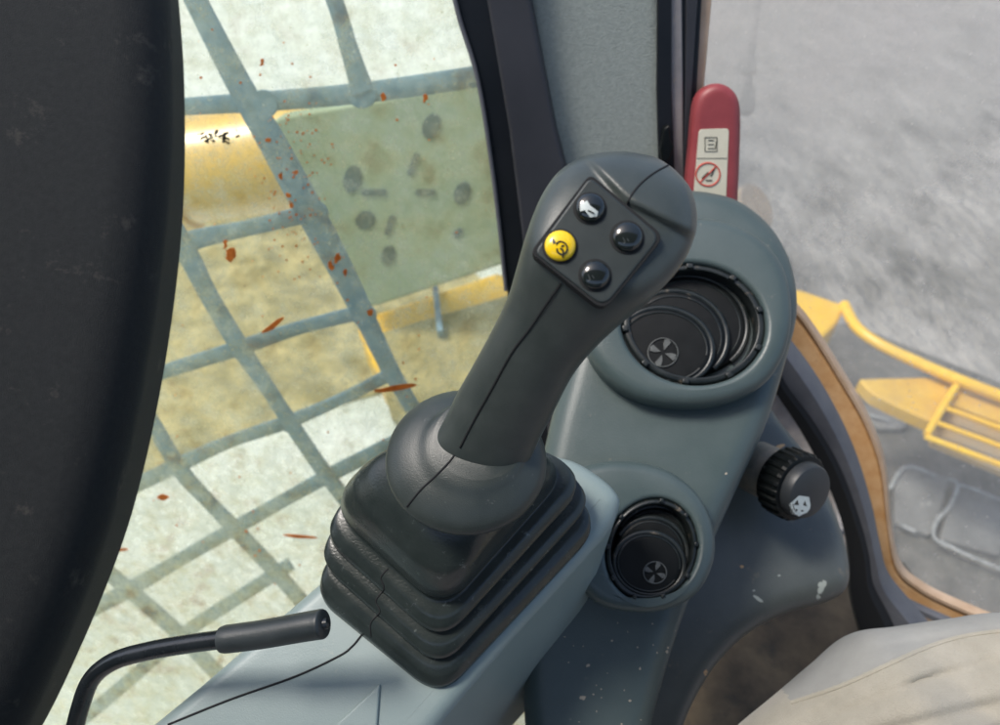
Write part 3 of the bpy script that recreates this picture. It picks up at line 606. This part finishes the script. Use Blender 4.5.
v, f = loft(rings); bt = mesh('boot', v, f, M['boot'], js, sharp=80)
# collar
nb = (-.02, .42, .91)
def cring(cx, cy, z, a, b, rot, n=80):
    pl = Plane(cx, cy, z, nb); return [pl.pt(x, y) for x, y in ell(cx, cy, a, b, rot, n)]
prof = [(466, 464, .404, 70, 64), (466, 464, .400, 76, 69), (466, 463, .394, 80, 72), (466, 462, .3905, 80.5, 72.5), (466, 461, .388, 79, 71), (467, 459, .3855, 75, 67), (468, 456, .3835, 69, 61), (470, 453, .382, 62, 54), (473, 449, .381, 55, 48), (476, 444, .380, 50, 44), (480, 438, .380, 46, 41)]
R = [cring(*[q[j] for j in range(5)], 0) for q in cr(prof, 4, False)]
v, f = loft(R); clr = mesh('collar', v, f, mat('collar_rubber', (.028, .037, .035), .36, (.040, .050, .047), 60, .25, 1500, dust=(.22, .24, .22), dustamt=-.1, dscale=200), js, sharp=80)
# grip
stn = [ # left xy, right xy, centre depth, front thickness, back thickness, exponent
 (408, 459, 534, 505, .3990, .0095, .010, 2.0),
 (415, 455, 531, 498, .3945, .0118, .012, 2.0),
 (420, 451, 532, 493, .3920, .0140, .014, 2.0),
 (428, 444, 528, 482, .3895, .0156, .016, 2.0),
 (436, 433, 527, 469, .3865, .0170, .017, 2.0),
 (445, 418, 532, 455, .382, .018, .017, 2.0),
 (457, 393, 542, 434, .373, .018, .017, 2.0),
 (474, 363, 556, 406, .361, .018, .017, 2.1),
 (492, 330, 573, 374, .349, .0185, .018, 2.2),
 (507, 299, 594, 348, .339, .0200, .019, 2.4),
 (516, 270, 620, 323, .330, .0235, .020, 2.7),
 (524, 242, 649, 298, .325, .0260, .022, 3.0),
 (533, 215, 675, 270, .324, .0240, .024, 3.1),
 (544, 191, 690, 243, .325, .0225, .024, 3.0),
 (559, 171, 695, 216, .327, .0205, .023, 2.8),
 (579, 158, 690, 190, .330, .0175, .021, 2.6),
 (603, 152, 677, 172, .333, .0135, .018, 2.4),
 (622, 151, 663, 161, .336, .0090, .013, 2.2),
 (634, 152, 653, 156, .338, .0040, .006, 2.0)]
CREASE = [(560, 150), (588, 166), (625, 206), (688, 238), (720, 250)]
def sdist(x, y):
    best = 1e9; sg = 1
    for (x0, y0), (x1, y1) in zip(CREASE, CREASE[1:]):
        ex, ey = x1 - x0, y1 - y0; t = max(0, min(1, ((x - x0) * ex + (y - y0) * ey) / (ex * ex + ey * ey))); dx, dy = x - x0 - ex * t, y - y0 - ey * t
        d = math.hypot(dx, dy)
        if d < best: best = d; sg = 1 if (ex * dy - ey * dx) < 0 else -1
    return best * sg
def sm(t): t = max(0, min(1, t)); return t * t * (3 - 2 * t)
R = []
NR = 120
for (lx, ly, rx, ry, zc, tf, tb, e) in cr(stn, 8, False):
    L_, R_ = P(lx, ly, zc), P(rx, ry, zc); c = (L_ + R_) / 2; u = (R_ - L_) / 2; wv = (CAM - c).normalized(); un = u.normalized(); wv = (wv - un * wv.dot(un)).normalized()
    rg = []
    for k in range(NR):
        th = 2 * math.pi * k / NR; ct, sn = math.cos(th), math.sin(th)
        ex = e if sn > 0 else 2.2
        x = math.copysign(abs(ct) ** (2 / ex), ct); y = math.copysign(abs(sn) ** (2 / ex), sn)
        p = c + u * x + wv * ((tf if sn > 0 else tb) * y)
        if sn > 0:
            vx, vy = toview(p); s = sdist(vx, vy)
            if s > 0 and vy < 262: p = p + wv * (.0048 * sm(s / 9) * min(1, abs(sn) * 1.6))
        rg.append(p)
    R.append(rg)
v, f = loft(R); gr_ = mesh('grip', v, f, M['rubber'], js, sharp=80)
gb = bvh(gr_)
# button plate: best plane through the face
c0 = [hit(gb, x, y) for x, y in ((592, 190), (648, 240), (604, 292), (545, 250))]
fn = ((c0[2] - c0[0]).cross(c0[1] - c0[3])).normalized()
if fn.dot(CAM - c0[0]) < 0: fn = -fn
class WPlane(Plane):
    def __init__(s, o, n): s.o = o; s.n = n; s.u = n.orthogonal().normalized(); s.v = n.cross(s.u)
cc = sum(c0, Vector()) / 4
bp_ = WPlane(cc, fn)
mx = max((hit(gb, x, y) - cc).dot(fn) for x, y in ((597, 242), (592, 215), (625, 240), (600, 270), (565, 245), (590, 190), (648, 240), (604, 292), (545, 250)) if hit(gb, x, y))
print('face bulge', mx, 'normal', ROT.transposed() @ fn)
base = mx + .0003
pq = rquad([(590, 176), (661, 236), (604, 307), (534, 252)], [8, 12, 14, 8], 6)
pq2 = rquad([(590, 173), (665, 236), (604, 311), (530, 252)], [8, 12, 14, 8], 6)
v, f = slab(bp_, dens(pq2, 4), .006, .0004, base - .0002); mesh('plate_gap', v, f, M['gap'], js)
v, f = slab(bp_, dens(pq, 4), .006, .0009, base + .0005); mesh('button_plate', v, f, M['plate'], js)
PB = base + .0005
def button(x, y, r, m, label):
    c = bp_.pt(x, y, PB); rr = r * (c - CAM).dot(-C((0, 0, 1))) / F
    v, f = lathe(c, fn, [(rr * 1.16, -.001), (rr * 1.16, .0003), (rr * 1.04, .0005), (.0001, .0005)], 48); rg = mesh('button_socket', v, f, M['gap'], js)
    pr = [(rr, -.001), (rr, .0012)] + [(rr * math.cos(t) , .0012 + rr * .42 * math.sin(t)) for t in (math.pi / 2 * k / 10 for k in range(1, 11))]
    pr[-1] = (.00005, pr[-1][1])
    v, f = lathe(c, fn, pr, 56); o = mesh('button', v, f, m, js, sharp=70); o['label'] = label; return o
b1 = button(590, 208, 14.5, M['button'], 'black button with a white horn symbol'); b2 = button(627, 237, 15, M['button'], 'plain black button on the right'); b3 = button(595, 275, 14.5, M['button'], 'plain black button at the bottom'); b4 = button(560, 246, 15.5, M['yellowbtn'], 'yellow button with a black circular arrow')
def decal(b, polys=(), lines=(), r=.0005, off=.00018):
    out = []
    for l in lines:
        pts = [hit(b, x, y, off * .5) for x, y in cr(l, 6, False)]; pts = [p for p in pts if p]
        if len(pts) > 1: out.append(tube(pts, r, 6))
    for p in polys:
        d = dens(p, 1.2); cx = sum(q[0] for q in d) / len(d); cy = sum(q[1] for q in d) / len(d); R = []
        for s in (1, .8, .55, .3, .02): R.append([hit(b, cx + (x - cx) * s, cy + (y - cy) * s, off) for x, y in d])
        if all(q for rr in R for q in rr): out.append(loft(R, False, True))
    return merge(out)
bb = bvh(b1)
v, f = decal(bb, [[(580, 204), (587, 200), (590, 205), (598, 211), (597, 216), (590, 217), (585, 210), (580, 211)]]); mesh('horn_symbol', v, f, M['white'], b1)
bb = bvh(b4)
v, f = decal(bb, [[(552, 240), (553, 237), (556, 242), (553, 244)]], [[(556, 244), (560, 241), (566, 244), (567, 250), (563, 254), (558, 252), (557, 248)], [(560, 248), (563, 250), (563, 257)], [(561, 246), (564, 245)]], .0004); mesh('arrow_symbol', v, f, M['ink'], b4)
for bo_, (x, y) in ((b2, (627, 240)), (b3, (592, 277))):
    bb = bvh(bo_); v, f = decal(bb, [], [[(x - 4, y - 3), (x - 2, y + 2), (x - 4, y + 3)], [(x, y - 2), (x + 2, y + 1)]], .00014); mesh('faint_symbol', v, f, M['grey'], bo_)
v, f = merge([trace(gb, [(561, 283), (545, 306), (530, 328), (512, 352), (492, 388), (474, 420), (460, 447)], .0006), trace(bvh(clr), [(462, 440), (452, 458), (436, 475), (421, 489), (407, 506)], .0006)]); mesh('seam', v, f, M['gap'], js)
v, f = trace(gb, [(626, 207), (632, 194), (642, 182), (655, 172), (668, 165)], .0005); mesh('cap_seam', v, f, M['gap'], js)
v, f = decal(kb, [[(789, 504), (799, 495), (809, 496.5), (810.5, 504), (810, 508), (807, 512), (802, 514), (799, 516), (796, 514), (791, 513), (791, 508)]]); mesh('washer_symbol', v, f, M['white'], kn)
v, f = decal(kb, [[(797.5, 499), (799, 504.5), (793.5, 504.5)], [(803, 504.5), (805, 500), (807, 506)], [(795.5, 508.5), (797.5, 508.5), (797.5, 510.5), (795.5, 510.5)], [(801, 509.5), (803.5, 509.5), (803.5, 511), (801, 511)]], off=.0004); mesh('symbol_gap', v, f, M['ink'], kn)
bbt = bvh(bt)
v, f = trace(bbt, [(388, 568), (381, 577), (384, 588), (376, 600), (380, 611), (371, 622), (371, 636)], .0005); mesh('boot_seam', v, f, M['gap'], js)

v, f = decal(bvh(b1), [], [[(588, 210), (594, 213)]], .00035, .0006); mesh('horn_slot', v, f, M['ink'], b1)
# ------------------------------------------------------------ bent lever
bl = thing('bent_lever', 'thin black bent metal lever with a rubber sleeve beside the boot', 'lever', P(75, 735, .42))
pth = cr([(66, 800, .45), (72, 745, .44), (80, 708, .43), (92, 678, .423), (115, 660, .418), (150, 650, .413), (190, 643, .407), (235, 637, .400)], 8, False)
v, f = tube([P(*p) for p in pth], .0052, 20); mesh('lever_rod', v, f, M['lever'], bl)
sl_ = cr([(222, 639, .402), (260, 634, .398), (300, 627, .393), (318, 624, .391), (325, 623, .390)], 6, False); n_ = len(sl_)
rr = [.0076 + .0004 * (i / n_) for i in range(n_)]
for i, s in ((-1, .55), (-2, .82), (-3, .94), (-4, .985)): rr[i] *= s
rr[0] *= .93
v, f = tube([P(*p) for p in sl_], rr, 28); mesh('lever_sleeve', v, f, M['sleeve'], bl, sharp=50)
v, f = tube([P(323, 623.5, .390), P(328, 622.5, .3897), P(329.5, 622, .3896)], [.0035, .0030, .0015], 14); mesh('end_nub', v, f, M['lever'], bl)

# ------------------------------------------------------------ person's thigh in trousers
pe = thing('person', 'person in pale beige trousers, only the thigh in view at the lower right', 'person', P(900, 900, .6))
top = cr([(690, 800), (722, 752), (748, 726), (790, 692), (828, 660), (862, 633), (905, 626), (960, 618), (1010, 612), (1120, 612), (1240, 640)], 18, False)
FOLDS = [(800, 730, 960, 668, 7, .005), (850, 742, 1030, 700, 9, .006), (905, 690, 1010, 655, 5, .0035), (770, 745, 850, 690, 6, .004), (880, 648, 960, 634, 4, .003), (930, 760, 1020, 722, 6, .005)]
HEM = [(700, 640), (782, 690), (792, 702), (840, 686), (885, 666), (925, 648), (960, 637), (1000, 631), (1300, 620)]
def hemy(x):
    for (x0, y0), (x1, y1) in zip(HEM, HEM[1:]):
        if x <= x1: return y0 + (y1 - y0) * (x - x0) / (x1 - x0)
    return 620
R = []
for i, (x, y) in enumerate(top):
    t = i / (len(top) - 1); zc = .50 - .03 * t; w_ = .085 + .02 * min(1, t * 3)
    A = P(x, y, zc + .02); dn = C((.30 * (1 - t), -1, 0)).normalized(); wv = C((0, .25, .97))
    c = A + dn * w_; rg = []
    for k in range(220):
        th = 2 * math.pi * k / 220; p = c - dn * (w_ * math.cos(th)) + wv * (w_ * .85 * math.sin(th))
        fr_ = max(0, math.sin(th)) ** .5
        p = p + wv * (.013 * noise.noise(p * 13) + .005 * noise.noise(p * 26 + Vector((5, 0, 0)))) * fr_
        p = p + wv * .010 * (abs(noise.noise(Vector(((p - CAM).dot(C((.9, -.5, 0))) * 5, (p - CAM).dot(C((.5, .9, 0))) * 22, 3)))) * 2 - .5) * fr_
        vx, vy = toview(p)
        for (x0, y0, x1, y1, wd, am) in FOLDS:
            ex, ey = x1 - x0, y1 - y0; tt = ((vx - x0) * ex + (vy - y0) * ey) / (ex * ex + ey * ey); d_ = ((vx - x0) * ey - (vy - y0) * ex) / math.hypot(ex, ey)
            p = p - wv * am * math.exp(-(d_ / wd) ** 2) * sm(tt * 3 + .3) * sm((1 - tt) * 3 + .3) * fr_
        if fr_ > 0: p = p + wv * .0035 * sm((hemy(vx) - vy) / 3 + .5) * 0 - wv * .004 * sm((hemy(vx) - vy) / 5 + .5) * fr_
        rg.append(p)
    R.append(rg)
v, f = loft(R); tr_ = mesh('trousers', v, f, M['cloth'], pe, sharp=80)
tr_.data.materials.append(M['clothdark'])
for pl_ in tr_.data.polygons:
    vx, vy = toview(pl_.center)
    if vy < hemy(vx) - 1.5: pl_.material_index = 1
tbv = bvh(tr_)
v, f = trace(tbv, [(792, 702), (840, 686), (885, 666), (925, 648), (960, 637), (1000, 631), (1040, 629)], .0017); mesh('pocket_hem', v, f, M['cloth'], pe)
